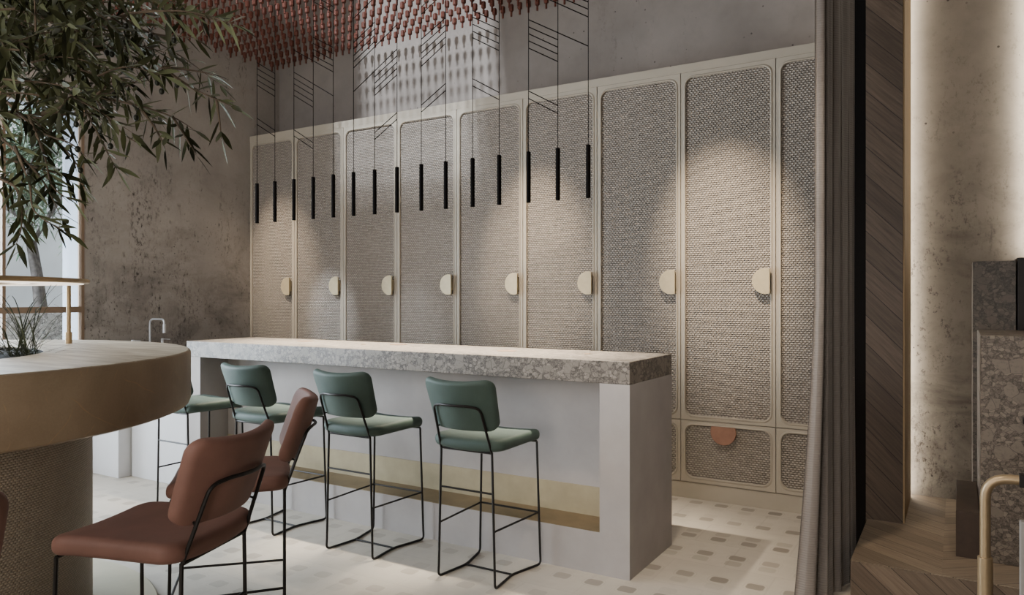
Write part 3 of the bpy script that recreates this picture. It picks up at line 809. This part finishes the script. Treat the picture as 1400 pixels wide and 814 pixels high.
def cord(i, yi, j, yj, up=0):
    zi, zj = zpx(i, yi), zpx(j, yj); x = px_x[j]-px_x[i]
    MB().tube([(0, -.002, zi), (x, -.002, zj)], .0028, 6).build('cross_cord', M['string'], pend[i], True)
# five-line and two-line ladders between neighbouring cables (left height, right height)
def ladder(i, j, ys):
    for a, c in ys: cord(i, a, j, c)
ladder(0, 1, [(85.7, 100.6), (93.7, 108.4), (101.7, 116.4), (109.5, 123.9), (116.5, 131.9), (161.8, 178.4), (170.2, 186.5)])
ladder(2, 3, [(106.8, 123), (114.6, 130.5), (122.7, 139), (130.5, 146.8), (177.3, 195.2), (185.8, 203.5)])
cord(2, 98.7, 4, 131.1); cord(2, 68.5, 4, 98.5)
ladder(3, 4, [(51, 65), (59.5, 73.5), (67.5, 82.5), (76, 90.5), (2, 17), (-6, 9)])
ladder(5, 6, [(59, 30.7), (67.6, 40), (76.7, 48.8), (84.8, 57.3), (25.8, -3)])
cord(5, 93.4, 7, 34); cord(5, 125.8, 7, 67.6)
ladder(6, 7, [(105.7, 76.7), (114.3, 85.5), (122.4, 93.9), (131, 102.5), (181.8, 154.3), (191.2, 163.4)])
ladder(8, 9, [(54, 24.6), (63.4, 33.7), (73, 42.3), (81, 50.9), (91, 59.7), (144.2, 114.3), (153.6, 124), (20, -12), (10, -22)])
ladder(10, 11, [(14.7, 30.7), (23.8, 40), (33.2, 50), (42.8, 59.5), (51.6, 69.3), (107.7, 126.6), (117.5, 136.4), (-42, -25), (-33, -15)])
ladder(12, 13, [(36.9, 54.6), (46.2, 64.7), (56, 74.2), (65.9, 84.3), (124.6, 144.5), (134.7, 155.4)])
cord(12, 27, 14, 63.2); cord(12, -13, 14, 23.4)
ladder(13, 14, [(-15, 3), (-5, 12.8), (-25, -7)])

# ------------------------------------------------------------------ hanging red wooden pegs
PZ = 3.752
def peg_geo(mb, x=0, y=0, z=0):
    mb.lathe([(.0085, z), (.0090, z+.003), (.0090, z+.044), (.0165, z+.045), (.0205, z+.052), (.0205, z+.092), (.0165, z+.099), (.004, z+.100), (.00025, z+.101), (.00025, ZC-PZ+z)], 8, x, y)
pm = MB(); peg_geo(pm)
peg0 = pm.build('hanging_peg', M['peg'])
tag(peg0, 'small dark red turned wooden peg hanging in the grid under the ceiling', 'peg', 'red wooden pegs hung in a grid from the ceiling')
cand = []
for i in range(76):
    for j in range(26):
        x = -6.105+.083*i; y = 5.300-.17*j
        d = -SA*x+CA*y; vis = False
        if d > .5:
            px = 700+F*(CA*x+SA*y)/d; py = 407-(PZ+.1-H)*F/d
            vis = -10 < px < 1110 and py > -26
        cand.append((vis, x, y))
# (rank by how large they show: the ones in view first)
seen = [(x, y) for v, x, y in cand if v][:300]
keep = set(seen)
first = True
for x, y in seen:
    o = peg0 if first else peg0.copy()
    if not first: C.objects.link(o)
    first = False; o.location = (x, y, PZ)
    o.rotation_euler = (0, 0, R.uniform(0, .7))
rest = MB()
for v, x, y in cand:
    if (x, y) not in keep and y > 2.3 and x < -.6: peg_geo(rest, x, y, PZ)
if rest.v:
    rr_ = rest.build('hanging_pegs', M['peg'], None, True)
    rr_.name = 'hanging_peg_field'
    tag(rr_, 'rest of the red peg grid continuing above the top edge of the photo', 'peg', 'red wooden pegs hung in a grid from the ceiling', 'stuff')

# ------------------------------------------------------------------ grey curtain
def curtain():
    path = [Vector((-.548, 3.60)), Vector((-.515, 3.72)), Vector((-.478, 3.90)), Vector((-.478, 4.05)), Vector((-.478, 4.22))]
    N, K = 300, 40; vs, uv = [], []
    rr = random.Random(4); ph = [rr.uniform(0, 6) for _ in range(6)]
    for k in range(K+1):
        z = .004+(ZC-.03)*k/K; fl = 1+.55*max(0, 1-z/1.3)
        for i in range(N+1):
            u = i/N*4; q = min(int(u), 3); f_ = u-q
            p = path[q].lerp(path[q+1], f_); tg = (path[q+1]-path[q]).normalized(); nn = Vector((-tg.y, tg.x))
            s = i/N
            w = sin(2*pi*7*s+.9*sin(5*s+ph[0])+.25*sin(z*1.1+ph[1])); w = w*(.75+.25*sin(7*s+ph[2])); w2_ = .45*sin(2*pi*17*s+ph[3]+.3*z)
            lead = max(0, 1-s/.25)
            p2 = p+nn*(.019*fl*(w+w2_*.5))+tg*(.012*fl*cos(2*pi*7*s))
            p2 = p2+Vector((-.075, -.05))*lead*max(0, 1-z/1.5)**1.6
            vs.append((p2.x, p2.y, z)); uv.append((s*2.4, z))
    fs = [(k*(N+1)+i, k*(N+1)+i+1, (k+1)*(N+1)+i+1, (k+1)*(N+1)+i) for k in range(K) for i in range(N)]
    o = MB().add(vs, fs, uv).build('curtain', M['curtain'], None, True)
    return tag(o, 'heavy grey ribbed floor-length curtain gathered in folds beside the wooden fin', 'curtain')
curtain()

# ------------------------------------------------------------------ timber fin, platform, alcove, stone, rail
ZP = .2
struct('trim_1', MB().box(-.428, -.250, 4.43, 5.04, 0, ZC), M['planks'])
struct('gap_shade_box', MB().box(-.56, -.430, 4.45, 5.03, 0, ZC), M['tube'])  # black box put in for the unlit gap between curtain and fin
struct('trim_5', MB().box(-.2495, -.242, 4.436, 5.045, ZP, ZC), M['oak_edge'])
struct('trim_2', MB().box(.318, .75, 4.43, 5.04, ZP, ZC), M['planks'])
pl = empty('wooden_platform', (-.42, 3.69, 0), 0, 'raised oak platform with chevron boards at the foot of the timber fin', 'platform')
MB().box(0, XR+.415, .006, 5.12-3.69, ZP-.004, ZP).build('deck', M['chevron'], pl)
MB().box(0, XR+.415, .0, 5.12-3.69, 0, ZP-.0042).build('riser', M['riser'], pl)
def led(x, lab):
    o = MB().box(x-.012, x+.012, 5.075, 5.095, ZP+.002, ZC-.02).build('led_strip', M['led']); tag(o, lab, 'light strip')
led(-.263, 'warm light strip hidden behind the timber fin, left edge of the alcove')
led(.337, 'warm light strip at the right edge of the alcove')
s1 = MB().box(.088, 1.3, 3.985, 4.69, ZP, 1.228, .004).build('stone_block', M['block_stone']); tag(s1, 'broad grey breccia stone block at the right edge, behind the metal rail', 'stone block')
s2 = MB().box(.068, .262, 4.695, 5.12, ZP, 1.595, .003).build('stone_block', M['dark_stone']); tag(s2, 'tall dark stone block standing behind the broad breccia block', 'stone block')
s3 = MB().box(.268, .9, 4.70, 5.12, ZP, 1.61, .003).build('black_cabinet', M['black']); tag(s3, 'black cabinet edge beside the tall dark stone block', 'cabinet')
s5 = MB().box(.245, .5, 3.93, 3.984, .845, .868, .002).build('black_shelf', M['black']); tag(s5, 'small black ledge on the stone block face at the photo edge', 'shelf')
db = MB().box(-.008, .085, 4.0, 4.68, ZP, .412, .002).build('dark_box', M['dark_wood']); tag(db, 'low dark wooden box on the platform left of the stone block', 'box')
hx, hy = .091, 3.43
hr = empty('handrail', (hx, hy, 0), 0, 'champagne metal tube handrail bending to the right in front of the stone block', 'handrail')
MB().tube([(0, 0, 0), (0, 0, .70), (.9, 0, .70)], .0185, 16, .085).build('tube', M['rail'], hr, True)
MB().lathe([(.026, 0), (.026, .385), (.0225, .388), (.019, .388)], 24).build('sleeve', M['rail'], hr, True)
MB().box(.109, .20, -.023, .023, .676, .724, .003).build('clamp', M['black'], hr)
pn = MB().box(.190, .62, 3.20, 3.24, 0, .598, .004).build('low_panel', M['pale_panel']); tag(pn, 'pale grey panel edge cut off by the right border below the handrail', 'panel')

# ------------------------------------------------------------------ light
def light(kind, name, loc, target, energy, col, **kw):
    l = bpy.data.lights.new(name, kind); l.energy = energy; l.color = col
    for k, v in kw.items(): setattr(l, k, v)
    o = bpy.data.objects.new(name, l); C.objects.link(o); o.location = loc
    o.rotation_euler = (Vector(target)-Vector(loc)).to_track_quat('-Z', 'Y').to_euler(); return o
WARM, COOL = (1, .82, .62), (.82, .90, 1)
light('AREA', 'room_fill', (-3.4, -2.3, 2.7), (-2.6, 3.4, 1.1), 76, (1, .95, .91), shape='RECTANGLE', size=3.4, size_y=2.0)
light('AREA', 'low_fill', (-.9, -2.3, 1.3), (-3.2, 1.6, .7), 100, (1, .94, .88), shape='RECTANGLE', size=2.2, size_y=1.4)
light('AREA', 'ceiling_fill', (-3.8, 1.2, 5.2), (-3.6, 2.4, 0), 60, (1, .94, .88), shape='RECTANGLE', size=3, size_y=2.2)
light('AREA', 'window_daylight', (XL-.22, 1.72, 1.5), (XL+3, 2.75, .7), 380, COOL, shape='RECTANGLE', size=2.3, size_y=2.4)
for x, z, e in ((-5.72, 1.68, 420), (-2.85, 1.72, 540), (-1.38, 1.78, 680)):
    light('SPOT', 'cabinet_spot', (x-.05, 3.45, 3.70), (x+.03, YC, z), e, WARM, spot_size=radians(28), spot_blend=1, shadow_soft_size=.02)
light('SPOT', 'aisle_spot', (-1.1, 2.2, 3.7), (-1.0, 4.4, 0), 170, WARM, spot_size=radians(60), spot_blend=1, shadow_soft_size=.08)
light('SPOT', 'alcove_fill', (.6, 2.2, 4.5), (.15, 4.55, .4), 130, (1, .9, .78), spot_size=radians(27), spot_blend=1, shadow_soft_size=.1)  # unseen fill lamp added to brighten the fin and platform
light('SPOT', 'cool_spot', (-5.3, 2.6, 3.7), (-5.02, YC, 1.25), 600, COOL, spot_size=radians(12), spot_blend=.8, shadow_soft_size=.03)
light('SPOT', 'cool_spot', (-4.3, 2.6, 3.7), (-4.0, YC, 1.1), 220, COOL, spot_size=radians(12), spot_blend=.8, shadow_soft_size=.03)
sl = bpy.data.lights.new('sun', 'SUN'); sl.energy = 7; sl.color = COOL; sl.angle = radians(3.5)
so_ = bpy.data.objects.new('sun', sl); C.objects.link(so_); so_.location = (-4, 0, 8)
so_.rotation_euler = Vector((.04, cos(radians(41)), -sin(radians(41)))).to_track_quat('-Z', 'Y').to_euler()
light('SPOT', 'counter_end_fill', (-.82, 2.5, 2.9), (-1.40, 3.78, .5), 75, (1, .93, .85), spot_size=radians(48), spot_blend=1, shadow_soft_size=.15)  # lamp added without a visible source, lifts the counter's dark end face
w = bpy.data.worlds.new('sky'); S.world = w; w.use_nodes = True
bg = w.node_tree.nodes['Background']; bg.inputs[0].default_value = (.92, .955, 1, 1); bg.inputs[1].default_value = 1.0

S.view_settings.view_transform = 'AgX'
S.view_settings.look = 'AgX - Base Contrast'
S.view_settings.exposure = .42
S.cycles.use_denoising = True
S.cycles.max_bounces = 7; S.cycles.diffuse_bounces = 4; S.cycles.transparent_max_bounces = 12
S.cycles.sample_clamp_indirect = 6
